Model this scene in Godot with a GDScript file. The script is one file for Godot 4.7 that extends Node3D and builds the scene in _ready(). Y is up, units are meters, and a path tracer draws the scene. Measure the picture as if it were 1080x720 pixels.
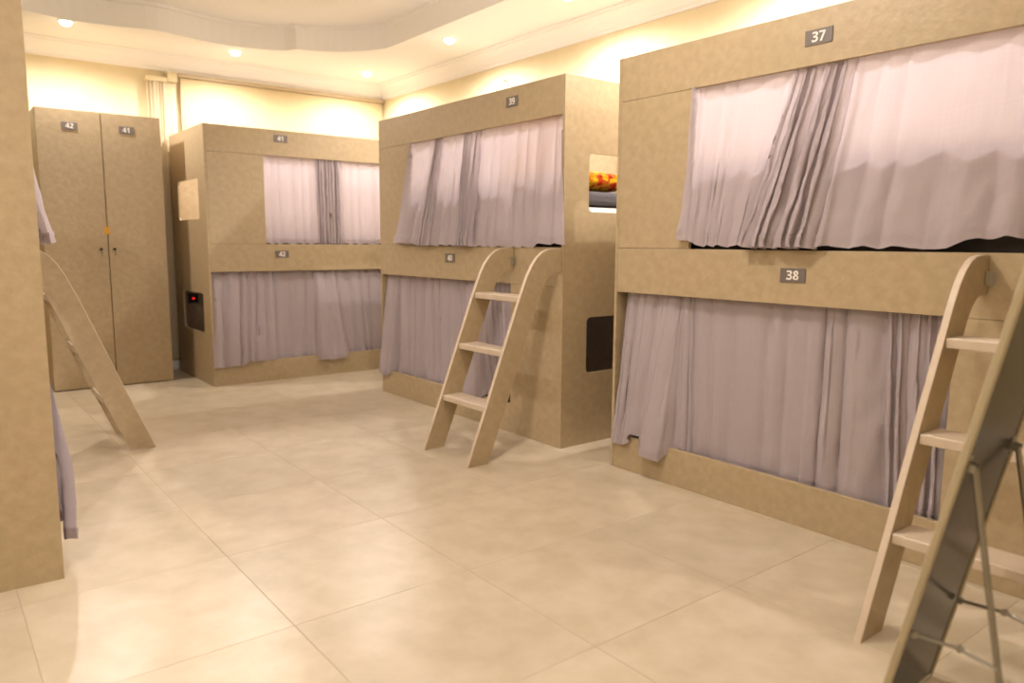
extends Node3D
# Dormitory room with sleeping capsules. x runs to the right wall, -z to the back wall, y up.

const POD_L := 2.237      # length of a capsule bunk along its front
const POD_D := 1.06       # depth
const POD_H := 2.2        # height
const WALL_R := 4.2
const WALL_L := -0.85
const WALL_B := -7.72
const WALL_F := 2.6
const CEIL := 2.93
const TRAY := 3.14

var mats := {}
var taken := {}
var pod_parts := []

func _ready():
	setup_view()
	make_materials()
	build_shell()
	build_pods()
	build_curtains()
	build_bedding()
	build_ladders()
	build_locker()
	build_mirror()
	build_window_dressing()
	build_downlights()
	build_small_things()

# ------------------------------------------------------------------ camera, environment
func setup_view():
	var cam := Camera3D.new()
	cam.name = "camera"
	add_child(cam)
	var yaw := 0.6641
	var pitch := 0.1308
	var roll := 0.0055
	var fw := Vector3(sin(yaw) * cos(pitch), -sin(pitch), -cos(yaw) * cos(pitch))
	var rt := Vector3(cos(yaw), 0, sin(yaw))
	var up := rt.cross(fw)
	var r2 := rt * cos(roll) + up * sin(roll)
	var u2 := up * cos(roll) - rt * sin(roll)
	cam.transform = Transform3D(Basis(r2, u2, -fw), Vector3(0, 1.2434, 0))
	cam.keep_aspect = Camera3D.KEEP_HEIGHT
	cam.fov = rad_to_deg(2.0 * atan(360.0 / 795.64))
	cam.near = 0.05
	cam.far = 60.0
	cam.current = true
	var at := CameraAttributesPhysical.new()
	at.frustum_focal_length = 12.0 * 795.64 / 360.0
	at.frustum_focus_distance = 3.6
	at.exposure_aperture = 1.5
	cam.attributes = at
	var we := WorldEnvironment.new()
	we.name = "world_environment"
	var e := Environment.new()
	e.background_mode = Environment.BG_COLOR
	e.background_color = Color(0, 0, 0)
	e.tonemap_mode = Environment.TONE_MAPPER_LINEAR
	e.tonemap_exposure = 1.5
	e.sdfgi_enabled = true
	e.ssao_enabled = true
	e.ssil_enabled = true
	we.environment = e
	add_child(we)

const LAMP_COLOR := Color(1.0, 0.955, 0.925)
const LAMP_ENERGY := 1.7

# ------------------------------------------------------------------ helpers: nodes
func numbered(called: String) -> String:
	var n: int = taken.get(called, 0)
	taken[called] = n + 1
	return called if n == 0 else "%s_%03d" % [called, n]

func tag(o: Node, label: String, category: String, group := "") -> Node:
	o.set_meta("label", label)
	o.set_meta("category", category)
	if group != "":
		o.set_meta("group", group)
	return o

func thing(called: String, label: String, category: String, xf := Transform3D.IDENTITY, group := "") -> Node3D:
	var o := Node3D.new()
	o.name = numbered(called)
	add_child(o)
	o.transform = xf
	tag(o, label, category, group)
	return o

func part(called: String, mesh: Mesh, m: Material, parent: Node, xf := Transform3D.IDENTITY) -> MeshInstance3D:
	var o := MeshInstance3D.new()
	o.name = called
	o.mesh = mesh
	o.material_override = m
	o.transform = xf
	parent.add_child(o, true)
	return o

func structure(called: String, mesh: Mesh, m: Material, xf := Transform3D.IDENTITY) -> MeshInstance3D:
	var o := part(called, mesh, m, self, xf)
	o.set_meta("kind", "structure")
	return o

# ------------------------------------------------------------------ helpers: shapes
func st_new() -> SurfaceTool:
	var st := SurfaceTool.new()
	st.begin(Mesh.PRIMITIVE_TRIANGLES)
	st.set_smooth_group(-1)
	return st

func done(st: SurfaceTool) -> ArrayMesh:
	st.generate_normals()
	return st.commit()

func tri(st: SurfaceTool, a: Vector3, b: Vector3, c: Vector3, want: Vector3):
	# front faces run clockwise: turn the triangle so that it faces "want"
	var n := (b - a).cross(c - a)
	if n.dot(want) > 0.0:
		st.add_vertex(a); st.add_vertex(c); st.add_vertex(b)
	else:
		st.add_vertex(a); st.add_vertex(b); st.add_vertex(c)

func quad(st: SurfaceTool, a: Vector3, b: Vector3, c: Vector3, d: Vector3, want: Vector3):
	tri(st, a, b, c, want)
	tri(st, a, c, d, want)

func add_box(st: SurfaceTool, lo: Vector3, hi: Vector3, bev := 0.0015, xf := Transform3D.IDENTITY):
	var c := (lo + hi) * 0.5
	var h := (hi - lo) * 0.5
	var b: float = minf(bev, minf(h.x, minf(h.y, h.z)) * 0.45)
	var nb := xf.basis
	for ax in 3:
		var a1 := (ax + 1) % 3
		var a2 := (ax + 2) % 3
		for s in [-1.0, 1.0]:
			var p := []
			for q in [[-1, -1], [1, -1], [1, 1], [-1, 1]]:
				var v := Vector3.ZERO
				v[ax] = s * h[ax]
				v[a1] = q[0] * (h[a1] - b)
				v[a2] = q[1] * (h[a2] - b)
				p.append(xf * (c + v))
			var n := Vector3.ZERO
			n[ax] = s
			quad(st, p[0], p[1], p[2], p[3], nb * n)
	for ax in 3:
		var a1 := (ax + 1) % 3
		var a2 := (ax + 2) % 3
		for s1 in [-1.0, 1.0]:
			for s2 in [-1.0, 1.0]:
				var p := []
				for q in [[-1, 0], [1, 0], [1, 1], [-1, 1]]:
					var v := Vector3.ZERO
					v[ax] = q[0] * (h[ax] - b)
					v[a1] = s1 * (h[a1] - (b if q[1] == 1 else 0.0))
					v[a2] = s2 * (h[a2] - (0.0 if q[1] == 1 else b))
					p.append(xf * (c + v))
				var n := Vector3.ZERO
				n[a1] = s1
				n[a2] = s2
				quad(st, p[0], p[1], p[2], p[3], nb * n)
	for sx in [-1.0, 1.0]:
		for sy in [-1.0, 1.0]:
			for sz in [-1.0, 1.0]:
				var k := Vector3(sx, sy, sz)
				var e0 := Vector3(h.x, h.y - b, h.z - b) * k
				var e1 := Vector3(h.x - b, h.y, h.z - b) * k
				var e2 := Vector3(h.x - b, h.y - b, h.z) * k
				tri(st, xf * (c + e0), xf * (c + e1), xf * (c + e2), nb * k)

func box(lo: Vector3, hi: Vector3, bev := 0.0015) -> ArrayMesh:
	var st := st_new()
	add_box(st, lo, hi, bev)
	return done(st)

func add_tube(st: SurfaceTool, pts: Array, r: float, sides := 10):
	# a round bar along a line of points, closed at both ends
	st.set_smooth_group(1)
	var rings := []
	for i in pts.size():
		var d: Vector3
		if i == 0:
			d = pts[1] - pts[0]
		elif i == pts.size() - 1:
			d = pts[i] - pts[i - 1]
		else:
			d = pts[i + 1] - pts[i - 1]
		d = d.normalized()
		var a := d.cross(Vector3.UP if absf(d.y) < 0.9 else Vector3.RIGHT).normalized()
		var b := d.cross(a)
		var ring := []
		for k in sides:
			var t := TAU * k / sides
			ring.append(pts[i] + (a * cos(t) + b * sin(t)) * r)
		rings.append(ring)
	for i in pts.size() - 1:
		for k in sides:
			var k2 := (k + 1) % sides
			var mid: Vector3 = (rings[i][k] + rings[i][k2]) * 0.5 - pts[i]
			quad(st, rings[i][k], rings[i][k2], rings[i + 1][k2], rings[i + 1][k], mid)
	st.set_smooth_group(-1)
	for e in [0, pts.size() - 1]:
		var o: Vector3 = pts[e] - pts[1 if e == 0 else e - 1]
		for k in sides:
			tri(st, pts[e], rings[e][k], rings[e][(k + 1) % sides], o)

func tube(pts: Array, r: float, sides := 10) -> ArrayMesh:
	var st := st_new()
	add_tube(st, pts, r, sides)
	return done(st)

func lathe(profile: Array, sides := 24) -> ArrayMesh:
	# profile: Vector2(radius, y) in order; each face is turned away from the profile's inner side
	var st := st_new()
	st.set_smooth_group(1)
	for i in profile.size() - 1:
		var p: Vector2 = profile[i]
		var q: Vector2 = profile[i + 1]
		var nrm := Vector2(q.y - p.y, p.x - q.x)
		for k in sides:
			var t0 := TAU * k / sides
			var t1 := TAU * (k + 1) / sides
			var tm := (t0 + t1) * 0.5
			quad(st, Vector3(p.x * cos(t0), p.y, p.x * sin(t0)), Vector3(p.x * cos(t1), p.y, p.x * sin(t1)),
				Vector3(q.x * cos(t1), q.y, q.x * sin(t1)), Vector3(q.x * cos(t0), q.y, q.x * sin(t0)),
				Vector3(nrm.x * cos(tm), nrm.y, nrm.x * sin(tm)))
	return done(st)

func prism(poly: PackedVector2Array, w0: float, w1: float, ax_a: Vector3, ax_b: Vector3, ax_w: Vector3, bev := 0.002) -> Array:
	# an outline in the plane (ax_a, ax_b) given thickness from w0 to w1 along ax_w, with a fine chamfer round both faces
	var st := st_new()
	var inner: PackedVector2Array = Geometry2D.offset_polygon(poly, -bev)[0]
	var idx := Geometry2D.triangulate_polygon(inner)
	var at = func(p: Vector2, w: float) -> Vector3: return ax_a * p.x + ax_b * p.y + ax_w * w
	for side in [[w0, -1.0], [w1, 1.0]]:
		for i in range(0, idx.size(), 3):
			tri(st, at.call(inner[idx[i]], side[0]), at.call(inner[idx[i + 1]], side[0]), at.call(inner[idx[i + 2]], side[0]), ax_w * side[1])
	var faces := done(st)
	st = st_new()
	var ccw := not Geometry2D.is_polygon_clockwise(poly)
	var n := poly.size()
	for i in n:
		var p := poly[i]
		var q := poly[(i + 1) % n]
		var o := Vector2(q.y - p.y, p.x - q.x) * (1.0 if ccw else -1.0)
		var out := ax_a * o.x + ax_b * o.y
		quad(st, at.call(p, w0 + bev), at.call(q, w0 + bev), at.call(q, w1 - bev), at.call(p, w1 - bev), out)
	# chamfer strips: join each inner vertex to the nearest outer one
	var m := inner.size()
	for side in [[w0, w0 + bev, -1.0], [w1, w1 - bev, 1.0]]:
		for i in m:
			var p := inner[i]
			var q := inner[(i + 1) % m]
			var po := nearest_on(poly, p)
			var qo := nearest_on(poly, q)
			var out: Vector3 = (ax_a * (po - p).x + ax_b * (po - p).y).normalized() + ax_w * side[2]
			quad(st, at.call(p, side[0]), at.call(q, side[0]), at.call(qo, side[1]), at.call(po, side[1]), out)
	return [faces, done(st)]

func nearest_on(poly: PackedVector2Array, p: Vector2) -> Vector2:
	var best := poly[0]
	for v in poly:
		if v.distance_squared_to(p) < best.distance_squared_to(p):
			best = v
	return best

func grid_mesh(nu: int, nv: int, f: Callable, outward: Vector3, uv_scale := Vector2.ONE) -> ArrayMesh:
	# a smooth sheet: f(i, j) gives the point of column i, row j
	var vs := PackedVector3Array()
	var uvs := PackedVector2Array()
	for i in nu + 1:
		for j in nv + 1:
			vs.append(f.call(i, j))
			uvs.append(Vector2(float(i) / nu, float(j) / nv) * uv_scale)
	var st := SurfaceTool.new()
	st.begin(Mesh.PRIMITIVE_TRIANGLES)
	for k in vs.size():
		st.set_uv(uvs[k])
		st.add_vertex(vs[k])
	var flip := 0.0
	for i in nu:
		var a := i * (nv + 1) + nv / 2
		flip += (vs[a + nv + 1] - vs[a]).cross(vs[a + 1] - vs[a]).dot(outward)
	for i in nu:
		for j in nv:
			var a := i * (nv + 1) + j
			var b := a + nv + 1
			for t in ([[a, a + 1, b], [b, a + 1, b + 1]] if flip > 0.0 else [[a, b, a + 1], [b, b + 1, a + 1]]):
				for q in t:
					st.add_index(q)
	st.generate_normals()
	return st.commit()

func soft_box(lo: Vector3, hi: Vector3, r: float, lump := 0.0, seed_ := 1, n := 14) -> ArrayMesh:
	# a padded block with round edges (mattress, folded blanket)
	var noise := FastNoiseLite.new()
	noise.seed = seed_
	noise.frequency = 2.2
	var c := (lo + hi) * 0.5
	var h := (hi - lo) * 0.5
	var st := SurfaceTool.new()
	st.begin(Mesh.PRIMITIVE_TRIANGLES)
	st.set_smooth_group(1)
	for ax in 3:
		var a1 := (ax + 1) % 3
		var a2 := (ax + 2) % 3
		for s in [-1.0, 1.0]:
			var nrm := Vector3.ZERO
			nrm[ax] = s
			var g := []
			for i in n + 1:
				var row := []
				for j in n + 1:
					var v := Vector3.ZERO
					v[ax] = s * h[ax]
					v[a1] = edge_spread(float(i) / n, h[a1], r)
					v[a2] = edge_spread(float(j) / n, h[a2], r)
					var core := Vector3(clampf(v.x, -h.x + r, h.x - r), clampf(v.y, -h.y + r, h.y - r), clampf(v.z, -h.z + r, h.z - r))
					var d := (v - core)
					v = core + d.normalized() * r
					v += d.normalized() * lump * noise.get_noise_3dv((c + v) * 2.0)
					row.append(c + v)
				g.append(row)
			for i in n:
				for j in n:
					quad(st, g[i][j], g[i + 1][j], g[i + 1][j + 1], g[i][j + 1], nrm + (g[i][j] - c).normalized() * 0.4)
	st.generate_normals()
	return st.commit()

func edge_spread(t: float, h: float, r: float) -> float:
	# more rows of vertices near the rounded edges
	var a := 0.25
	if t < a:
		return -h + r * (t / a)
	if t > 1.0 - a:
		return h - r * ((1.0 - t) / a)
	return lerpf(-h + r, h - r, (t - a) / (1.0 - 2.0 * a))

# ------------------------------------------------------------------ materials
func noise_tex(seed_: int, freq: float, stops: Array, octaves := 4, size := 512, type := FastNoiseLite.TYPE_SIMPLEX_SMOOTH) -> NoiseTexture2D:
	var n := FastNoiseLite.new()
	n.noise_type = type
	n.seed = seed_
	n.frequency = freq
	n.fractal_octaves = octaves
	n.fractal_gain = 0.55
	var g := Gradient.new()
	var off := PackedFloat32Array()
	var col := PackedColorArray()
	for s in stops:
		off.append(s[0])
		col.append(s[1])
	g.offsets = off
	g.colors = col
	var t := NoiseTexture2D.new()
	t.width = size
	t.height = size
	t.seamless = true
	t.noise = n
	t.color_ramp = g
	return t

func bump_tex(seed_: int, freq: float, strength: float, size := 256) -> NoiseTexture2D:
	var n := FastNoiseLite.new()
	n.seed = seed_
	n.frequency = freq
	n.fractal_octaves = 4
	var t := NoiseTexture2D.new()
	t.width = size
	t.height = size
	t.seamless = true
	t.noise = n
	t.as_normal_map = true
	t.bump_strength = strength
	return t

func plain(c: Color, rough := 0.6, metal := 0.0) -> StandardMaterial3D:
	var m := StandardMaterial3D.new()
	m.albedo_color = c
	m.roughness = rough
	m.metallic = metal
	return m

func triplanar(tex: Texture2D, scale: float, rough: float, world := false) -> StandardMaterial3D:
	var m := StandardMaterial3D.new()
	m.albedo_texture = tex
	m.roughness = rough
	m.uv1_triplanar = not world
	m.uv1_world_triplanar = world
	if world:
		m.uv1_triplanar = true
	m.uv1_scale = Vector3.ONE * scale
	return m

func weave_image(base: Color, seed_: int) -> ImageTexture:
	# plain-woven cloth: fine threads of slightly uneven tone
	var n := 256
	var img := Image.create(n, n, false, Image.FORMAT_RGB8)
	var rng := RandomNumberGenerator.new()
	rng.seed = seed_
	var warp := []
	var weft := []
	for i in n:
		warp.append(rng.randf_range(-0.01, 0.01))
		weft.append(rng.randf_range(-0.012, 0.012))
	for y in n:
		for x in n:
			var k: float = 1.0 + warp[x] + weft[y] + rng.randf_range(-0.02, 0.02)
			img.set_pixel(x, y, Color(base.r * k, base.g * k, base.b * k))
	img.generate_mipmaps()
	return ImageTexture.create_from_image(img)

func make_materials():
	# stone-look laminate of the bunks: greyish beige with a fine mottle
	var lam := noise_tex(11, 0.02, [[0.0, Color(0.66, 0.587, 0.462)], [0.4, Color(0.682, 0.607, 0.482)], [0.6, Color(0.692, 0.617, 0.492)], [1.0, Color(0.715, 0.64, 0.515)]], 7)
	var m := triplanar(lam, 1.5, 0.45)
	m.normal_enabled = true
	m.normal_texture = bump_tex(12, 0.06, 1.2)
	m.normal_scale = 0.25
	mats.laminate = m
	var edge := noise_tex(17, 0.02, [[0.0, Color(0.77, 0.70, 0.62)], [1.0, Color(0.82, 0.755, 0.68)]], 4, 256)
	mats.edge = triplanar(edge, 1.4, 0.45)
	# floor tiles: cream stone, a little glossy, four cuts of the same stone
	var stone := noise_tex(5, 0.006, [[0.0, Color(0.755, 0.705, 0.61)], [0.4, Color(0.79, 0.74, 0.65)], [0.6, Color(0.807, 0.755, 0.67)], [1.0, Color(0.83, 0.79, 0.715)]], 5, 1024)
	for i in 4:
		var t := triplanar(stone, 0.7, 0.33, true)
		t.uv1_offset = Vector3(0.27 * i, 0.41 * i, 0.13 * i)
		t.albedo_color = [Color(1, 1, 1), Color(0.985, 0.98, 0.97), Color(0.97, 0.965, 0.955), Color(0.995, 0.985, 0.975)][i]
		mats["tile%d" % i] = t
	mats.grout = plain(Color(0.69, 0.63, 0.53), 0.8)
	mats.wall = triplanar(noise_tex(21, 0.03, [[0.0, Color(0.855, 0.80, 0.655)], [1.0, Color(0.875, 0.825, 0.69)]], 3, 256), 0.5, 0.75)
	mats.ceiling = plain(Color(0.93, 0.925, 0.915), 0.8)
	mats.trim = plain(Color(0.94, 0.93, 0.92), 0.5)
	# curtains: lilac-grey thin cloth that lets light through
	var cl := StandardMaterial3D.new()
	cl.albedo_texture = weave_image(Color(0.80, 0.75, 0.77), 3)
	cl.uv1_scale = Vector3(1, 1, 1)
	cl.roughness = 0.9
	cl.backlight_enabled = true
	cl.backlight = Color(0.80, 0.82, 0.85)
	cl.rim_enabled = true
	cl.rim = 0.25
	mats.cloth = cl
	var cr := cl.duplicate()
	cr.albedo_texture = weave_image(Color(0.88, 0.82, 0.71), 4)
	mats.cream_cloth = cr
	mats.blind = triplanar(weave_image(Color(0.80, 0.73, 0.575), 8), 6.0, 0.85)
	mats.sheet = triplanar(noise_tex(31, 0.05, [[0.0, Color(0.84, 0.82, 0.80)], [1.0, Color(0.89, 0.875, 0.855)]], 3, 256), 2.0, 0.85)
	mats.blanket = triplanar(noise_tex(33, 0.05, [[0.0, Color(0.34, 0.34, 0.37)], [1.0, Color(0.44, 0.43, 0.46)]], 4, 256), 3.0, 0.95)
	mats.print = triplanar(noise_tex(35, 0.02, [[0.0, Color(0.72, 0.08, 0.02)], [0.42, Color(0.80, 0.12, 0.02)], [0.47, Color(0.93, 0.45, 0.02)], [0.54, Color(0.95, 0.72, 0.02)], [1.0, Color(0.97, 0.85, 0.1)]], 2, 256), 2.6, 0.9)
	mats.bed_dark = plain(Color(0.13, 0.10, 0.08), 0.55)
	mats.plate = plain(Color(0.44, 0.405, 0.385), 0.4)
	mats.numeral = plain(Color(0.93, 0.91, 0.88), 0.5)
	mats.steel = plain(Color(0.72, 0.70, 0.66), 0.3, 0.9)
	mats.dark_steel = plain(Color(0.20, 0.17, 0.14), 0.4, 0.6)
	mats.yellow = plain(Color(0.80, 0.58, 0.08), 0.5)
	mats.black_gloss = plain(Color(0.06, 0.05, 0.04), 0.2)
	mats.frame = plain(Color(0.70, 0.65, 0.54), 0.45)
	mats.mirror = plain(Color(0.9, 0.9, 0.9), 0.03, 1.0)
	mats.rod = plain(Color(0.58, 0.56, 0.52), 0.3, 0.85)
	mats.black = plain(Color(0.05, 0.045, 0.04), 0.4)
	mats.rail = plain(Color(0.74, 0.67, 0.55), 0.5)
	mats.ring = plain(Color(0.93, 0.91, 0.88), 0.4)
	var lens := plain(Color(1, 0.97, 0.92), 0.4)
	lens.emission_enabled = true
	lens.emission = Color(1.0, 0.93, 0.80)
	lens.emission_energy_multiplier = 9.0
	mats.lens = lens
	var led := plain(Color(0.9, 0.1, 0.08), 0.4)
	led.emission_enabled = true
	led.emission = Color(1.0, 0.08, 0.06)
	led.emission_energy_multiplier = 2.5
	mats.led = led

# ------------------------------------------------------------------ room shell
func build_shell():
	var T := 0.12
	structure("wall_back", box(Vector3(WALL_L - T, -0.1, WALL_B - T), Vector3(WALL_R + T, 3.4, WALL_B), 0.0), mats.wall)
	structure("wall_right", box(Vector3(WALL_R, -0.1, WALL_B), Vector3(WALL_R + T, 3.4, WALL_F), 0.0), mats.wall)
	structure("wall_left", box(Vector3(WALL_L - T, -0.1, WALL_B), Vector3(WALL_L, 3.4, WALL_F), 0.0), mats.wall)
	structure("wall_front", box(Vector3(WALL_L - T, -0.1, WALL_F), Vector3(WALL_R + T, 3.4, WALL_F + T), 0.0), mats.wall)
	# floor: bed of grout with square stone tiles laid on it
	var fl := structure("floor", box(Vector3(WALL_L, -0.12, WALL_B), Vector3(WALL_R, -0.0012, WALL_F), 0.0), mats.grout)
	var rng := RandomNumberGenerator.new()
	rng.seed = 71
	var step := 0.69
	var g := 0.0008
	var xs := cuts(WALL_L, WALL_R, 0.875, step)
	var zs := cuts(WALL_B, WALL_F, -1.57, step)
	var shapes := {}
	for i in xs.size() - 1:
		for j in zs.size() - 1:
			var w: float = xs[i + 1] - xs[i]
			var d: float = zs[j + 1] - zs[j]
			var key := "%.3f %.3f" % [w, d]
			if not shapes.has(key):
				shapes[key] = box(Vector3(-w / 2 + g, -0.01, -d / 2 + g), Vector3(w / 2 - g, 0.0, d / 2 - g), 0.0008)
			part("tile", shapes[key], mats["tile%d" % rng.randi_range(0, 3)], fl, Transform3D(Basis.IDENTITY, Vector3((xs[i] + xs[i + 1]) / 2, 0, (zs[j] + zs[j + 1]) / 2)))
	build_ceiling()
	# skirting along the walls
	var sk := [["baseboard_back", Vector3(WALL_L, 0, WALL_B), Vector3(WALL_R, 0.09, WALL_B + 0.014)],
		["baseboard_right", Vector3(WALL_R - 0.014, 0, WALL_B + 0.016), Vector3(WALL_R, 0.09, WALL_F - 0.016)],
		["baseboard_left", Vector3(WALL_L, 0, WALL_B + 0.016), Vector3(WALL_L + 0.014, 0.09, WALL_F - 0.016)],
		["baseboard_front", Vector3(WALL_L, 0, WALL_F - 0.014), Vector3(WALL_R, 0.09, WALL_F)]]
	for s in sk:
		structure(s[0], box(s[1], s[2], 0.003), mats.trim)

func cuts(a: float, b: float, through: float, step: float) -> Array:
	var out := [a]
	var k := ceilf((a - through) / step + 0.02)
	while through + k * step < b - 0.02:
		out.append(through + k * step)
		k += 1.0
	out.append(b)
	return out

func build_ceiling():
	# lowered border with a curved, stepped edge round a raised centre
	var half := [Vector2(3.39, -3.0), Vector2(3.39, -6.13)]
	var a := Vector2(3.39, -6.13)
	var b := Vector2(3.2, -6.60)
	var c := Vector2(2.78, -6.68)
	for i in range(1, 11):
		var t := i / 10.0
		half.append(a * (1 - t) * (1 - t) + b * 2.0 * t * (1 - t) + c * t * t)
	half.append(Vector2(2.72, -6.80))
	for i in range(1, 13):
		var t := i / 12.0
		var p := Vector2(2.72, -6.80).lerp(Vector2(1.675, -6.82), t)
		p.y -= 0.15 * sin(PI * minf(t * 1.05, 1.0)) * (1.0 - 0.35 * t)
		half.append(p)
	var cx := (WALL_L + WALL_R) / 2
	var cz := (WALL_B + WALL_F) / 2
	var quarter := []
	for p in half:
		quarter.append(Vector2(maxf(p.x, cx), p.y))
	var ring := []
	for p in quarter.slice(1):                    # far right to far middle
		ring.append(p)
	for i in range(quarter.size() - 2, 0, -1):    # far middle to far left
		ring.append(Vector2(2 * cx - quarter[i].x, quarter[i].y))
	for i in range(1, quarter.size()):            # near left to near middle
		ring.append(Vector2(2 * cx - quarter[i].x, 2 * cz - quarter[i].y))
	for i in range(quarter.size() - 2, 0, -1):
		ring.append(Vector2(quarter[i].x, 2 * cz - quarter[i].y))
	# match the ring with the rectangle of the walls, corners included
	var mid := Vector2(cx, cz)
	var hx := (WALL_R - WALL_L) / 2
	var hz := (WALL_F - WALL_B) / 2
	var pairs := []
	var n := ring.size()
	for i in n:
		var p: Vector2 = ring[i]
		var q: Vector2 = ring[(i + 1) % n]
		pairs.append([p, on_rect(p - mid, hx, hz) + mid])
		for corner in [Vector2(hx, hz), Vector2(-hx, hz), Vector2(hx, -hz), Vector2(-hx, -hz)]:
			var hit = Geometry2D.segment_intersects_segment(p, q, mid, mid + corner)
			if hit != null and (hit as Vector2).distance_to(p) > 0.001 and (hit as Vector2).distance_to(q) > 0.001:
				pairs.append([hit, corner + mid])
	var st := st_new()
	for i in pairs.size():
		var p: Vector2 = pairs[i][0]
		var po: Vector2 = pairs[i][1]
		var q: Vector2 = pairs[(i + 1) % pairs.size()][0]
		var qo: Vector2 = pairs[(i + 1) % pairs.size()][1]
		quad(st, v3(p, CEIL), v3(q, CEIL), v3(qo, CEIL), v3(po, CEIL), Vector3.DOWN)
		# edge of the border: upright face, then a cove up to the raised centre
		var last := [p, CEIL]
		var lastq := [q, CEIL]
		var inw := v3(mid - (p + q) / 2, 0.0).normalized()
		var np_ := ring_normal(pairs, i, mid)
		var nq_ := ring_normal(pairs, (i + 1) % pairs.size(), mid)
		for s in [[0.0, TRAY - 0.03], [0.018, TRAY - 0.022], [0.022, TRAY]]:
			var np := [p + np_ * s[0], s[1]]
			var nq := [q + nq_ * s[0], s[1]]
			quad(st, v3(last[0], last[1]), v3(lastq[0], lastq[1]), v3(nq[0], nq[1]), v3(np[0], np[1]), inw + Vector3.DOWN * 0.3)
			last = np
			lastq = nq
		tri(st, v3(last[0], TRAY), v3(lastq[0], TRAY), v3(mid, TRAY), Vector3.DOWN)
	# slab over it all
	add_box(st, Vector3(WALL_L, TRAY + 0.05, WALL_B), Vector3(WALL_R, TRAY + 0.25, WALL_F), 0.0)
	structure("ceiling", done(st), mats.ceiling)
	# crown moulding all round
	var prof := [Vector2(0.0, 2.795), Vector2(0.016, 2.797), Vector2(0.018, 2.815), Vector2(0.03, 2.822), Vector2(0.045, 2.845), Vector2(0.07, 2.872), Vector2(0.105, 2.893), Vector2(0.125, 2.9), Vector2(0.13, 2.912), Vector2(0.15, 2.916), Vector2(0.153, CEIL)]
	var sc := st_new()
	for i in prof.size() - 1:
		var r0 := inset_rect(prof[i].x)
		var r1 := inset_rect(prof[i + 1].x)
		for k in 4:
			var k2 := (k + 1) % 4
			var m2: Vector2 = mid - (r0[k] + r0[k2]) / 2
			quad(sc, v3(r0[k], prof[i].y), v3(r0[k2], prof[i].y), v3(r1[k2], prof[i + 1].y), v3(r1[k], prof[i + 1].y), v3(m2.normalized() * 0.5, -1.0))
	structure("trim_1", done(sc), mats.trim)

func ring_normal(pairs: Array, i: int, mid: Vector2) -> Vector2:
	var n := pairs.size()
	var a: Vector2 = pairs[(i + n - 1) % n][0]
	var b: Vector2 = pairs[i][0]
	var c: Vector2 = pairs[(i + 1) % n][0]
	var nrm := (b - a).normalized().orthogonal() + (c - b).normalized().orthogonal()
	nrm = nrm.normalized()
	return nrm if nrm.dot(mid - b) > 0.0 else -nrm

func inset_rect(o: float) -> Array:
	return [Vector2(WALL_L + o, WALL_B + o), Vector2(WALL_R - o, WALL_B + o), Vector2(WALL_R - o, WALL_F - o), Vector2(WALL_L + o, WALL_F - o)]

func on_rect(d: Vector2, hx: float, hz: float) -> Vector2:
	return d * minf(hx / maxf(absf(d.x), 1e-6), hz / maxf(absf(d.y), 1e-6))

func v3(p: Vector2, y: float) -> Vector3:
	return Vector3(p.x, y, p.y)

# ------------------------------------------------------------------ capsule bunks
# local frame of a bunk: x along the front from the plain end to the ladder end, y up, z out of the front
func pod_xf(at: Vector3, turn: float) -> Transform3D:
	return Transform3D(Basis(Vector3.UP, deg_to_rad(turn)), at)

var POD_37 := pod_xf(Vector3(2.986, 0, -2.9075), -90)
var POD_39 := pod_xf(Vector3(2.986, 0, -5.569), -90)
var POD_41 := pod_xf(Vector3(1.9125, 0, -6.5785), 0)
var POD_LEFT := pod_xf(Vector3(0.335, 0, -3.11), 88.8)

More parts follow.
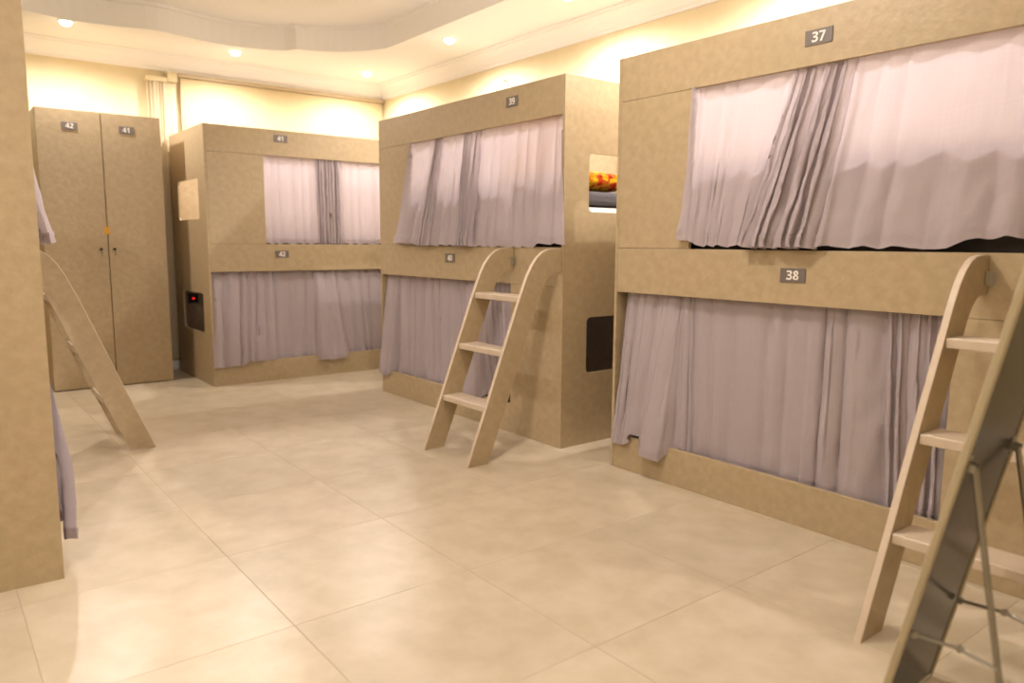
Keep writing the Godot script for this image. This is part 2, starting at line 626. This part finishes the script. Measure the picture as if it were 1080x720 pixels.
func end_panel(x0: float, x1: float) -> ArrayMesh:
	# upright board with a round-cornered opening for each berth
	var st := st_new()
	for half in [[0.0, 1.1, 0.445, 0.79], [1.1, POD_H, 1.425, 1.77]]:
		var hole := [Vector2(-0.83, half[2]), Vector2(-0.2, half[2]), Vector2(-0.2, half[3]), Vector2(-0.83, half[3])]
		var rect := [Vector2(-POD_D, half[0]), Vector2(0, half[0]), Vector2(0, half[1]), Vector2(-POD_D, half[1])]
		var r := 0.03
		var arcs := []
		for k in 4:
			var sgn := Vector2(1 if k == 0 or k == 3 else -1, 1 if k < 2 else -1)
			var cen: Vector2 = hole[k] + sgn * r
			var a0 := PI + k * PI / 2
			var arc := []
			for i in 6:
				var t := a0 + i * PI / 10
				arc.append(cen + Vector2(cos(t), sin(t)) * r)
			arcs.append(arc)
		for side in [[x0, -1.0], [x1, 1.0]]:
			var f = func(p: Vector2) -> Vector3: return Vector3(side[0], p.y, p.x)
			var w := Vector3(side[1], 0, 0)
			for k in 4:
				for i in 5:
					tri(st, f.call(rect[k]), f.call(arcs[k][i]), f.call(arcs[k][i + 1]), w)
				var k2 := (k + 1) % 4
				quad(st, f.call(rect[k]), f.call(rect[k2]), f.call(arcs[k2][0]), f.call(arcs[k][5]), w)
		var loop := []
		for k in 4:
			loop.append_array(arcs[k])
		var hc := Vector2(-0.515, (half[2] + half[3]) / 2)
		for i in loop.size():
			var p: Vector2 = loop[i]
			var q: Vector2 = loop[(i + 1) % loop.size()]
			var to := hc - (p + q) / 2
			quad(st, Vector3(x0, p.y, p.x), Vector3(x0, q.y, q.x), Vector3(x1, q.y, q.x), Vector3(x1, p.y, p.x), Vector3(0, to.y, to.x))
	for e in [[Vector2(0, 0), Vector2(0, POD_H), Vector3(0, 0, 1)], [Vector2(-POD_D, 0), Vector2(-POD_D, POD_H), Vector3(0, 0, -1)],
			[Vector2(-POD_D, POD_H), Vector2(0, POD_H), Vector3.UP], [Vector2(-POD_D, 0), Vector2(0, 0), Vector3.DOWN]]:
		quad(st, Vector3(x0, e[0].y, e[0].x), Vector3(x0, e[1].y, e[1].x), Vector3(x1, e[1].y, e[1].x), Vector3(x1, e[0].y, e[0].x), e[2])
	return done(st)

func build_pods():
	var T := 0.018
	var F := 0.022
	var g := 0.0008
	var x0 := T + g
	var x1 := POD_L - T - g
	pod_parts = [
		["end_panel", end_panel(0, T), mats.laminate],
		["end_panel", end_panel(POD_L - T, POD_L), mats.laminate],
		["header_panel", box(Vector3(x0, 1.978, -F), Vector3(x1, POD_H, 0)), mats.laminate],
		["side_panel", box(Vector3(x0, 1.2165, -F), Vector3(0.497, 1.9765, 0)), mats.laminate],
		["apron_panel", box(Vector3(x0, 0.979, -F), Vector3(x1, 1.215, 0)), mats.laminate],
		["lower_panel", box(Vector3(1.737, 0.0, -F), Vector3(x1, 0.9775, 0)), mats.laminate],
		["plinth", box(Vector3(x0, 0.0, -F), Vector3(1.7355, 0.192, 0)), mats.laminate],
		["curtain_rail", box(Vector3(0.5, 1.99, -0.075), Vector3(x1, 2.008, -F - 0.0005)), mats.laminate],
		["back_panel", box(Vector3(x0, 0.0, -POD_D), Vector3(x1, POD_H - 0.1, -POD_D + T)), mats.laminate],
		["bed_base", box(Vector3(x0, 1.14, -POD_D + T + g), Vector3(x1, 1.29, -0.085), 0.004), mats.bed_dark],
		["bed_base", box(Vector3(x0, 0.06, -POD_D + T + g), Vector3(x1, 0.15, -0.13), 0.004), mats.bed_dark],
	]
	make_pod("beige stone-look capsule bunk with plates 37 and 38, nearest on the right", POD_37, [["37", 1.13, 2.089], ["38", 1.07, 1.107]])
	make_pod("beige stone-look capsule bunk with plates 39 and 40, between the right and back bunks", POD_39, [["39", 1.745, 2.112], ["40", 1.035, 1.13]])
	make_pod("beige stone-look capsule bunk with plates 41 and 42 on the back wall", POD_41, [["41", 0.655, 2.127], ["42", 0.635, 1.127]])
	make_pod("beige stone-look capsule bunk cut off by the left edge, seen end-on", POD_LEFT, [])

func make_pod(label: String, xf: Transform3D, plates: Array):
	var o := thing("capsule_bunk", label, "bunk bed", xf, "capsule bunks of the dormitory")
	for p in pod_parts:
		part(p[0], p[1], p[2], o)
	for p in plates:
		number_plate(o, p[0], Vector3(p[1], p[2], 0.0))

func number_plate(o: Node, digits: String, at: Vector3, w := 0.122, h := 0.062):
	var pl := part("number_plate", box(Vector3(-w / 2, -h / 2, 0.0), Vector3(w / 2, h / 2, 0.004), 0.001), mats.plate, o, Transform3D(Basis.IDENTITY, at))
	pl.set_meta("label", "grey plate with white number " + digits)
	var tm := TextMesh.new()
	tm.text = digits
	var f := SystemFont.new()
	f.font_names = PackedStringArray(["Droid Sans"])
	f.font_weight = 700
	tm.font = f
	tm.font_size = 32
	tm.pixel_size = 0.00175 * h / 0.062
	tm.depth = 0.002
	part("numeral", tm, mats.numeral, pl, Transform3D(Basis.IDENTITY, Vector3(0, 0, 0.0045)))

# ------------------------------------------------------------------ curtains
# each section: [top from, top to, bottom from, bottom to, folds, depth of folds at top, at bottom, stand-out at bottom, height of the hem]
func curtain(label: String, xf: Transform3D, y_top: float, z_top: float, reach: float, secs: Array, group: String, seed_: int, hem := 0.045, lo_lim := -9.0, hi_lim := 9.0):
	var rng := RandomNumberGenerator.new()
	rng.seed = seed_
	var nz := FastNoiseLite.new()
	nz.seed = seed_
	nz.frequency = 1.0
	var cols := []
	var ph := rng.randf()
	for s in secs:
		var n := int(maxf(22.0, s[4] * 12.0))
		for k in n:
			var a := float(k) / n
			var wob := 0.22 * sin(TAU * (a * s[4] * 0.37 + seed_ * 0.31))
			cols.append([lerpf(s[0], s[1], a), lerpf(s[2], s[3], a), ph + a * s[4] + wob, s[5], s[6], s[7], s[8], (s[3] - s[2]) / maxf(s[4], 0.5)])
		ph += s[4]
	var l: Array = secs[-1]
	cols.append([l[1], l[3], ph, l[5], l[6], l[7], l[8], 0.05])
	# soften the step from one section to the next
	var sm := []
	for i in cols.size():
		var c: Array = cols[i].duplicate()
		for q in [3, 4, 5, 6]:
			var sum := 0.0
			var cnt := 0
			for k in range(maxi(0, i - 3), mini(cols.size(), i + 4)):
				sum += cols[k][q]
				cnt += 1
			c[q] = sum / cnt
		sm.append(c)
	var rows := 30
	var nu := sm.size() - 1
	var point = func(i: int, t: float) -> Vector3:
		var c: Array = sm[i]
		var e := t * (0.85 + 0.15 * t)
		var u := lerpf(c[0], c[1], e)
		var amp := lerpf(c[3], c[4], smoothstep(0.0, 0.5, t))
		var p: float = c[2] + 0.12 * nz.get_noise_2d(c[2] * 3.0, t * 2.0)
		var wave := sin(TAU * p) + 0.28 * sin(TAU * p * 2.0 + 1.3)
		u += amp * (0.55 if c[7] > 0.08 else 0.8) * sin(TAU * p * 2.0) * minf(1.0, c[7] * 22.0)
		var z := lerpf(z_top, c[5], minf(t / reach, 1.0)) + amp * wave
		z += 0.012 * t * nz.get_noise_2d(u * 5.0, t * 3.0 + 9.0)
		# pleats are pressed flat by the heading tape
		var y := lerpf(y_top, c[6] + 0.006 * sin(TAU * p), t)
		if u < lo_lim or u > hi_lim:
			z = maxf(z, 0.006 + 0.004 * (wave + 1.3))
		return Vector3(u, y, z)
	var o := thing("curtain", label, "curtain", xf, group)
	var span: float = absf(l[3] - secs[0][2])
	var long: float = y_top - l[8]
	part("cloth", grid_mesh(nu, rows, func(i, j): return point.call(i, float(j) / rows), Vector3(0, 0, 1), Vector2(span, long) * 6.0), mats.cloth, o)
	var t0 := 1.0 - hem / long
	part("hem", grid_mesh(nu, 4, func(i, j): return point.call(i, lerpf(t0, 1.0, j / 4.0)) + Vector3(0, 0.0 if j < 4 else -0.001, 0.0015 + 0.004 * sin(PI * minf(1.0, j / 2.0 + 0.25) )), Vector3(0, 0, 1), Vector2(span, hem) * 6.0), mats.cloth, o)

func build_curtains():
	var up := "curtains of the upper berths"
	var low := "curtains of the lower berths"
	curtain("lilac-grey curtain bunched below the number 37 plate, upper berth", POD_37, 1.985, -0.032, 0.95, [
		[0.497, 0.56, 0.445, 0.53, 0.7, 0.006, 0.012, 0.03, 1.262],
		[0.56, 1.03, 0.53, 0.84, 4.0, 0.006, 0.007, 0.004, 1.232],
		[1.03, 1.30, 0.84, 1.19, 6.0, 0.018, 0.03, 0.04, 1.226],
		[1.30, 1.75, 1.19, 1.75, 3.2, 0.006, 0.008, 0.004, 1.232],
		[1.75, 2.21, 1.75, 2.24, 3.3, 0.006, 0.008, 0.004, 1.27]], up, 5, 0.05, 0.5)
	curtain("lilac-grey curtain below the number 38 plate with a narrow strip hanging over the plinth", POD_37, 1.0, -0.05, 0.95, [
		[0.045, 0.20, 0.012, 0.15, 1.6, 0.010, 0.014, 0.022, 0.15],
		[0.20, 0.36, 0.15, 0.25, 1.0, 0.010, 0.010, 0.012, 0.215],
		[0.36, 0.43, 0.25, 0.41, 0.5, 0.012, 0.010, 0.055, 0.125],
		[0.43, 0.50, 0.42, 0.52, 1.0, 0.008, 0.010, -0.03, 0.19],
		[0.50, 1.15, 0.52, 1.13, 4.5, 0.007, 0.008, -0.055, 0.17],
		[1.15, 1.46, 1.13, 1.50, 2.4, 0.013, 0.016, -0.045, 0.175],
		[1.46, 1.72, 1.50, 1.73, 5.0, 0.016, 0.020, -0.055, 0.17]], low, 12, 0.04)
	curtain("lilac-grey curtain below the number 39 plate draped over its sill and lifted at one corner", POD_39, 1.985, -0.032, 0.95, [
		[0.497, 0.80, 0.27, 0.60, 1.4, 0.008, 0.016, 0.028, 1.232],
		[0.80, 0.90, 0.60, 0.83, 3.2, 0.018, 0.026, 0.03, 1.217],
		[0.90, 1.16, 0.83, 1.14, 2.0, 0.010, 0.016, 0.02, 1.22],
		[1.16, 1.36, 1.14, 1.32, 4.2, 0.018, 0.027, 0.03, 1.217],
		[1.36, 2.05, 1.32, 2.02, 5.5, 0.006, 0.008, 0.006, 1.214],
		[2.05, 2.214, 2.02, 2.275, 1.6, 0.005, 0.012, 0.022, 1.235]], up, 21, 0.05, 0.5, 2.2155)
	curtain("lilac-grey curtain below the number 40 plate behind the wooden ladder", POD_39, 1.0, -0.05, 0.95, [
		[0.035, 0.20, 0.006, 0.14, 1.6, 0.010, 0.016, 0.03, 0.155],
		[0.20, 0.95, 0.14, 0.98, 6.5, 0.012, 0.014, -0.05, 0.185],
		[0.95, 1.12, 0.98, 1.18, 1.5, 0.012, 0.014, -0.045, 0.185],
		[1.12, 1.32, 1.18, 1.47, 1.3, 0.012, 0.016, 0.03, 0.16],
		[1.32, 1.72, 1.47, 1.725, 5.0, 0.014, 0.018, -0.055, 0.25]], low, 33, 0.04)
	curtain("pale lilac-grey curtain below the number 41 plate on the back bunk", POD_41, 1.985, -0.035, 0.95, [
		[0.505, 0.985, 0.505, 1.0, 5.0, 0.004, 0.005, -0.035, 1.222],
		[0.985, 1.24, 1.0, 1.255, 8.0, 0.024, 0.024, -0.045, 1.222],
		[1.24, 2.205, 1.255, 2.205, 8.0, 0.005, 0.006, -0.035, 1.222]], up, 44, 0.04)
	curtain("lilac-grey curtain below the number 42 plate on the back bunk", POD_41, 1.0, -0.05, 0.95, [
		[0.036, 0.33, 0.006, 0.28, 2.6, 0.012, 0.016, 0.025, 0.165],
		[0.33, 0.41, 0.28, 0.35, 1.2, 0.016, 0.016, 0.012, 0.196],
		[0.41, 0.56, 0.35, 0.56, 2.0, 0.012, 0.014, 0.018, 0.19],
		[0.56, 0.95, 0.56, 0.93, 3.0, 0.008, 0.010, -0.045, 0.18],
		[0.95, 1.15, 0.93, 1.26, 2.0, 0.014, 0.016, 0.035, 0.15],
		[1.15, 1.72, 1.26, 1.725, 5.0, 0.010, 0.012, -0.05, 0.185]], low, 55, 0.04)
	curtain("lilac-grey curtain flaring out of the upper berth on the left bunk", POD_LEFT, 1.985, -0.05, 1.0, [
		[0.505, 1.0, 0.47, 1.0, 3.0, 0.008, 0.022, 0.085, 1.23],
		[1.0, 2.20, 1.0, 2.20, 7.0, 0.010, 0.020, 0.05, 1.225]], up, 61, 0.045, 0.5)
	curtain("lilac-grey curtain hanging past the plinth of the left bunk", POD_LEFT, 1.0, -0.05, 0.7, [
		[0.04, 0.5, 0.03, 0.5, 3.0, 0.012, 0.022, 0.045, 0.13],
		[0.5, 1.72, 0.5, 1.725, 9.0, 0.012, 0.016, -0.045, 0.2]], low, 68, 0.04)

# ------------------------------------------------------------------ bedding
func pillow_mesh(w: float, d: float, h: float) -> ArrayMesh:
	var st := SurfaceTool.new()
	st.begin(Mesh.PRIMITIVE_TRIANGLES)
	st.set_smooth_group(1)
	var n := 16
	for s in [-1.0, 1.0]:
		var g := []
		for i in n + 1:
			var row := []
			for j in n + 1:
				var a := -1.0 + 2.0 * i / n
				var b := -1.0 + 2.0 * j / n
				var puff := pow(maxf(0.0, 1.0 - a * a), 0.45) * pow(maxf(0.0, 1.0 - b * b), 0.45)
				var pinch := 1.0 - 0.07 * (1.0 - absf(a * b))
				row.append(Vector3(a * w / 2 * pinch, s * h / 2 * puff, b * d / 2 * pinch))
			g.append(row)
		for i in n:
			for j in n:
				quad(st, g[i][j], g[i + 1][j], g[i + 1][j + 1], g[i][j + 1], Vector3(0, s, 0))
	st.generate_normals()
	return st.commit()

func build_bedding():
	var mat := soft_box(Vector3(0.03, 1.291, -1.03), Vector3(2.205, 1.46, -0.037), 0.05, 0.0, 2)
	var duv := soft_box(Vector3(0.06, 1.475, -1.02), Vector3(2.19, 1.635, -0.034), 0.045, 0.012, 6, 26)
	var mg := "mattresses of the upper berths"
	tag(part(numbered("mattress"), mat, mats.sheet, self, POD_37), "white mattress in the upper berth nearest on the right", "mattress", mg)
	tag(part(numbered("duvet"), duv, mats.sheet, self, POD_37), "white duvet showing through the curtain nearest on the right", "duvet", "white duvets on the upper berths")
	tag(part(numbered("mattress"), mat, mats.sheet, self, POD_39), "white mattress in the middle bunk under the patterned pillow", "mattress", mg)
	var duv2 := soft_box(Vector3(0.06, 1.475, -1.02), Vector3(1.66, 1.635, -0.042), 0.045, 0.007, 8, 26)
	tag(part(numbered("duvet"), duv2, mats.sheet, self, POD_39), "white duvet beside the patterned pillow in the middle bunk", "duvet", "white duvets on the upper berths")
	var bl := soft_box(Vector3(1.69, 1.472, -1.0), Vector3(2.19, 1.555, -0.03), 0.03, 0.006, 9)
	tag(part("folded_blanket", bl, mats.blanket, self, POD_39), "grey folded blanket under the patterned pillow, seen through the end window", "blanket")
	tag(part("pillow", pillow_mesh(0.46, 0.80, 0.135), mats.print, self, POD_39 * Transform3D(Basis.IDENTITY, Vector3(1.94, 1.63, -0.425))), "yellow and red patterned pillow seen through the end window", "pillow")
	var thin := soft_box(Vector3(0.03, 1.291, -1.03), Vector3(2.205, 1.36, -0.16), 0.03, 0.0, 3)
	tag(part(numbered("mattress"), thin, mats.sheet, self, POD_41), "thin white mattress in the number 41 berth of the back bunk", "mattress", mg)

# ------------------------------------------------------------------ ladders
func ladder_outline(more: float) -> PackedVector2Array:
	# side view: x = distance out of the bunk's front, y = height
	var out := PackedVector2Array()
	for p in [Vector2(0.678, 0.0), Vector2(0.542, 0.341), Vector2(0.414, 0.676), Vector2(0.313, 0.935), Vector2(0.262, 1.052),
		Vector2(0.228, 1.112), Vector2(0.19, 1.158), Vector2(0.15, 1.188), Vector2(0.11, 1.203), Vector2(0.06, 1.208), Vector2(0.003, 1.208),
		Vector2(0.003, 1.069), Vector2(0.05, 1.067), Vector2(0.088, 1.052), Vector2(0.118, 1.027), Vector2(0.145, 0.985), Vector2(0.187, 0.882), Vector2(0.286, 0.63), Vector2(0.412, 0.31), Vector2(0.538, 0.0)]:
		out.append(p + Vector2(more * maxf(0.0, 1.0 - p.y), 0.0))
	return out

func build_ladders():
	var g := "wooden ladders of the bunks"
	make_ladder("pale wooden three-step ladder on the right bunk, behind the leaning mirror", POD_37, 0.062, 0.075, g)
	make_ladder("pale wooden three-step ladder on the middle bunk, below the number 39 berth", POD_39, 0.0, 0.0, g)
	make_ladder("pale wooden ladder seen side-on at the left bunk, in front of the locker", POD_LEFT, 0.0, 0.0, g)

func make_ladder(label: String, xf: Transform3D, shift: float, more: float, g: String):
	var o := thing("ladder", label, "ladder", xf * Transform3D(Basis.IDENTITY, Vector3(shift, 0, 0)), g)
	var T := 0.024
	var a := 1.748
	var b := POD_L - 0.008
	var poly := ladder_outline(more)
	# outline plane: out = +z, height = +y, thickness along x
	for x in [a, b - T]:
		var s := prism(poly, x, x + T, Vector3(0, 0, 1), Vector3.UP, Vector3(1, 0, 0))
		var r := part("side_rail", s[0], mats.laminate, o)
		part("edge_band", s[1], mats.edge, r)
	for y in [0.325, 0.63, 0.935]:
		var front: float = 0.678 - y * 0.39 - 0.006 + more * (1.0 - y)
		part("tread", box(Vector3(a + T + 0.0005, y - 0.034, front - 0.135), Vector3(b - T - 0.0005, y, front), 0.003), mats.edge, o)
	for x in [a + T + 0.001, b - T - 0.026]:
		var st := st_new()
		add_box(st, Vector3(x, 1.10, 0.001), Vector3(x + 0.025, 1.15, 0.004), 0.001)
		var wall := 0.0 if x < 2.0 else 0.022
		add_box(st, Vector3(x + wall, 1.10, 0.004), Vector3(x + wall + 0.003, 1.15, 0.03), 0.001)
		part("bracket", done(st), mats.steel, o)

# ------------------------------------------------------------------ locker
func build_locker():
	var w := 0.919
	var h := 2.28
	var o := thing("locker", "tall beige two-door locker with small number plates beside the back bunk", "locker", Transform3D(Basis.IDENTITY, Vector3(0.796, 0, -7.097)))
	var D := 0.6
	var st := st_new()
	add_box(st, Vector3(0, 0, -D), Vector3(0.018, h, -0.021))
	add_box(st, Vector3(w - 0.018, 0, -D), Vector3(w, h, -0.021))
	add_box(st, Vector3(0.018, h - 0.018, -D), Vector3(w - 0.018, h, -0.021))
	add_box(st, Vector3(0.018, 0.0, -D), Vector3(w - 0.018, 0.05, -0.021))
	add_box(st, Vector3(0.018, 0.05, -D), Vector3(w - 0.018, h - 0.018, -D + 0.01))
	part("body", done(st), mats.laminate, o)
	var seam := 0.463
	for d in [[0.001, seam - 0.003], [seam + 0.003, w - 0.001]]:
		part("door", box(Vector3(d[0], 0.012, -0.02), Vector3(d[1], h - 0.001, 0.0), 0.002), mats.laminate, o)
	number_plate(o, "42", Vector3(0.236, 2.15, 0), 0.115, 0.06)
	number_plate(o, "41", Vector3(0.651, 2.152, 0), 0.115, 0.06)
	var lockm := lathe([Vector2(0.0, 0.012), Vector2(0.009, 0.012), Vector2(0.011, 0.009), Vector2(0.011, 0.0)])
	for x in [0.408, 0.508]:
		var lk := part("lock", lockm, mats.dark_steel, o, Transform3D(Basis(Vector3.RIGHT, PI / 2), Vector3(x, 1.168, 0.0)))
		var ks := st_new()
		add_box(ks, Vector3(-0.002, 0.010, -0.009), Vector3(0.002, 0.034, 0.009), 0.0006)
		add_box(ks, Vector3(-0.002, 0.026, 0.004), Vector3(0.002, 0.031, 0.05), 0.0006)
		part("key", done(ks), mats.dark_steel, lk)
	var tg := part("tag", box(Vector3(seam - 0.024, 1.292, 0.0005), Vector3(seam + 0.016, 1.352, 0.0025), 0.0005), mats.yellow, o)
	tg.set_meta("label", "yellow tag across the door gap")

# ------------------------------------------------------------------ leaning mirror
func build_mirror():
	var g := deg_to_rad(-1.5)
	var t := deg_to_rad(12.0)
	var wv := Vector3(cos(g), 0, sin(g))
	var nv := Vector3(-sin(g), 0, cos(g))
	var dv := Vector3.UP * cos(t) + nv * sin(t)
	var bk := wv.cross(dv)                       # out of the dark back
	var base := Vector3(1.873, 0.004, -0.844)
	var xf := Transform3D(Basis(wv, dv, bk), base)
	var o := thing("standing_mirror", "dark-backed standing mirror with a cream frame leaning at the right edge", "mirror", xf)
	var W := 0.35
	var H := 1.5
	var fr := 0.015
	var st := st_new()
	add_box(st, Vector3(0, 0, -0.018), Vector3(fr, H, 0.0), 0.003)
	add_box(st, Vector3(W - fr, 0, -0.018), Vector3(W, H, 0.0), 0.003)
	add_box(st, Vector3(fr, 0, -0.018), Vector3(W - fr, fr, 0.0), 0.003)
	add_box(st, Vector3(fr, H - fr, -0.018), Vector3(W - fr, H, 0.0), 0.003)
	part("frame", done(st), mats.frame, o)
	part("back_board", box(Vector3(fr - 0.002, fr - 0.002, -0.010), Vector3(W - fr + 0.002, H - fr + 0.002, -0.004), 0.001), mats.black_gloss, o)
	part("mirror_glass", box(Vector3(fr - 0.002, fr - 0.002, -0.016), Vector3(W - fr + 0.002, H - fr + 0.002, -0.0105), 0.001), mats.mirror, o)
	var inv := xf.affine_inverse()
	for x in [0.03, W - 0.03]:
		var top := Vector3(x, 0.74, 0.012)
		var foot_w := xf * Vector3(x, 0, 0)
		foot_w.y = 0.007
		foot_w.z = -0.545
		var foot := inv * foot_w
		var leg := part("leg", tube([top, foot], 0.0075, 12), mats.rod, o)
		part("rubber_foot", tube([foot.lerp(top, 0.05), foot], 0.0105, 12), mats.black, leg)
		var hs := st_new()
		add_box(hs, Vector3(x - 0.012, 0.725, -0.004), Vector3(x + 0.012, 0.765, -0.001), 0.001)
		add_box(hs, Vector3(x - 0.012, 0.73, -0.001), Vector3(x - 0.0095, 0.75, 0.018), 0.001)
		add_box(hs, Vector3(x + 0.0095, 0.73, -0.001), Vector3(x + 0.012, 0.75, 0.018), 0.001)
		part("hinge", done(hs), mats.rod, o)
		var s0 := Vector3(x - 0.004, 0.275, 0.008)
		var s1 := top.lerp(foot, 0.64) + Vector3(-0.004, 0, 0)
		var mid := s0.lerp(s1, 0.55) + Vector3(0, 0.012, 0)
		var ls := st_new()
		add_tube(ls, [s0, mid], 0.005, 8)
		add_tube(ls, [mid, s1], 0.005, 8)
		add_tube(ls, [mid - Vector3(0.007, 0, 0), mid + Vector3(0.007, 0, 0)], 0.008, 10)
		add_tube(ls, [s0 - Vector3(0.006, 0, 0), s0 + Vector3(0.006, 0, 0)], 0.009, 10)
		part("folding_stay", done(ls), mats.rod, o)

# ------------------------------------------------------------------ window blind and drape on the back wall
func build_window_dressing():
	var o := thing("roller_blind", "cream roller blind under a thin rail above the back bunk", "blind", Transform3D(Basis.IDENTITY, Vector3(2.05, 1.25, WALL_B)))
	part("blind_cloth", box(Vector3(0.0, 0.0, 0.03), Vector3(2.12, 1.50, 0.032), 0.0), mats.blind, o)
	part("rail", box(Vector3(-0.02, 1.505, 0.012), Vector3(2.14, 1.54, 0.05), 0.004), mats.rail, o)
	part("bracket", box(Vector3(-0.115, 1.455, 0.0), Vector3(-0.024, 1.54, 0.055), 0.004), mats.wall, o)
	part("pull_cord", tube([Vector3(0.005, 1.50, 0.045), Vector3(0.0, 1.2, 0.048), Vector3(0.006, 0.8, 0.046), Vector3(0.002, 0.4, 0.047)], 0.005, 8), mats.rail, o)
	part("bottom_bar", box(Vector3(0.0, -0.03, 0.022), Vector3(2.12, 0.0, 0.04), 0.004), mats.rail, o)
	var d := thing("drape", "narrow cream drape hanging between the locker and the back bunk", "curtain", Transform3D(Basis.IDENTITY, Vector3(1.74, 0.0, WALL_B)))
	var cloth := grid_mesh(60, 10, func(i, j): return Vector3(0.01 + 0.17 * i / 60.0 + 0.008 * sin(i * 0.8), lerpf(2.70, 0.12, j / 10.0), 0.06 + 0.006 * sin(i * 0.62 + 0.1 * j)), Vector3(0, 0, 1), Vector2(0.8, 8.0))
	part("cloth", cloth, mats.cream_cloth, d)
	part("heading", box(Vector3(0.0, 2.69, 0.02), Vector3(0.185, 2.73, 0.08), 0.004), mats.wall, d)

# ------------------------------------------------------------------ ceiling downlights
func build_downlights():
	var ringm := lathe([Vector2(0.06, 0.0), Vector2(0.058, -0.006), Vector2(0.048, -0.008), Vector2(0.044, -0.003), Vector2(0.044, 0.0)])
	var lensm := lathe([Vector2(0.044, -0.003), Vector2(0.042, -0.016), Vector2(0.033, -0.029), Vector2(0.018, -0.037), Vector2(0.0, -0.04)])
	var spots := [
		["bright recessed downlight above the locker", Vector2(1.04, -6.98)],
		["bright recessed downlight above the left part of the back bunk", Vector2(2.38, -7.1)],
		["bright recessed downlight in the far ceiling corner", Vector2(3.70, -7.13)],
		["bright recessed downlight above the number 39 bunk", Vector2(3.645, -5.53)],
	]
	spots.append(["recessed downlight above the near end of the middle bunk, out of view", Vector2(3.65, -4.05)])
	spots.append(["recessed downlight above the far end of the nearest right bunk, out of view", Vector2(3.65, -2.6)])
	spots.append(["recessed downlight above the ladder end of the nearest right bunk, out of view", Vector2(3.65, -1.2)])
	spots.append(["recessed downlight to the right of the camera, out of view", Vector2(3.65, 0.2)])
	spots.append(["recessed downlight above the left bunk, out of view", Vector2(-0.3, -4.1)])
	spots.append(["recessed downlight before the near end of the left bunk, out of view", Vector2(-0.45, -1.15)])
	var c := thing("added_ceiling_lamp", "added round lamp under the raised ceiling that brightens floor and bunk fronts, out of view", "ceiling light", Transform3D(Basis.IDENTITY, Vector3(1.675, TRAY, -2.25)))
	part("rim", lathe([Vector2(0.26, 0.0), Vector2(0.26, -0.05), Vector2(0.25, -0.055), Vector2(0.24, -0.05), Vector2(0.24, 0.0)], 40), mats.ring, c)
	part("diffuser", lathe([Vector2(0.24, -0.04), Vector2(0.2, -0.06), Vector2(0.1, -0.07), Vector2(0.0, -0.072)], 40), mats.lens, c)
	var al := OmniLight3D.new()  # unseen lamp, added to brighten the floor, bunk fronts and raised ceiling
	al.name = "lamp"
	al.position = Vector3(0, -0.17, 0)
	al.light_color = LAMP_COLOR
	al.light_energy = LAMP_ENERGY * 0.8
	al.light_size = 0.09
	al.omni_range = 14.0
	al.omni_attenuation = 2.0
	al.shadow_enabled = true
	c.add_child(al)
	for s in spots:
		var at := Vector3(s[1].x, CEIL, s[1].y)
		var o := thing("downlight", s[0], "ceiling light", Transform3D(Basis.IDENTITY, at), "recessed ceiling downlights")
		part("trim_ring", ringm, mats.ring, o)
		part("lens", lensm, mats.lens, o)
		var l := SpotLight3D.new()
		l.name = "lamp"
		l.position = Vector3(0, -0.07, 0)
		l.rotation.x = -PI / 2
		l.light_color = LAMP_COLOR
		l.light_energy = LAMP_ENERGY
		l.light_size = 0.035
		l.spot_angle = 85.0
		l.spot_angle_attenuation = 0.65
		l.spot_range = 14.0
		l.spot_attenuation = 2.0
		l.shadow_enabled = true
		o.add_child(l)

# ------------------------------------------------------------------ small things
func build_small_things():
	var hk := tube([Vector3(0, -0.03, 0), Vector3(0, 0.02, 0.0), Vector3(0.004, 0.045, 0), Vector3(-0.006, 0.062, 0), Vector3(-0.022, 0.066, 0), Vector3(-0.03, 0.055, 0)], 0.003, 8)
	tag(part("wire_hook", hk, mats.rail, self, POD_39 * Transform3D(Basis.IDENTITY, Vector3(1.66, POD_H - 0.005, -0.026))), "thin bent wire hook poking above the number 39 plate", "hook")
	# socket inside the lower berth of the back bunk, its red light seen through the end window
	var so := thing("power_socket", "dark socket with a red indicator light inside the lower back berth", "socket", Transform3D(Basis.IDENTITY, Vector3(2.055, 0.69, -7.6195)))
	part("socket_plate", box(Vector3(-0.045, -0.045, 0.0), Vector3(0.045, 0.045, 0.012), 0.003), mats.black, so)
	part("indicator", box(Vector3(-0.009, -0.005, 0.0121), Vector3(0.009, 0.005, 0.016), 0.002), mats.led, so)
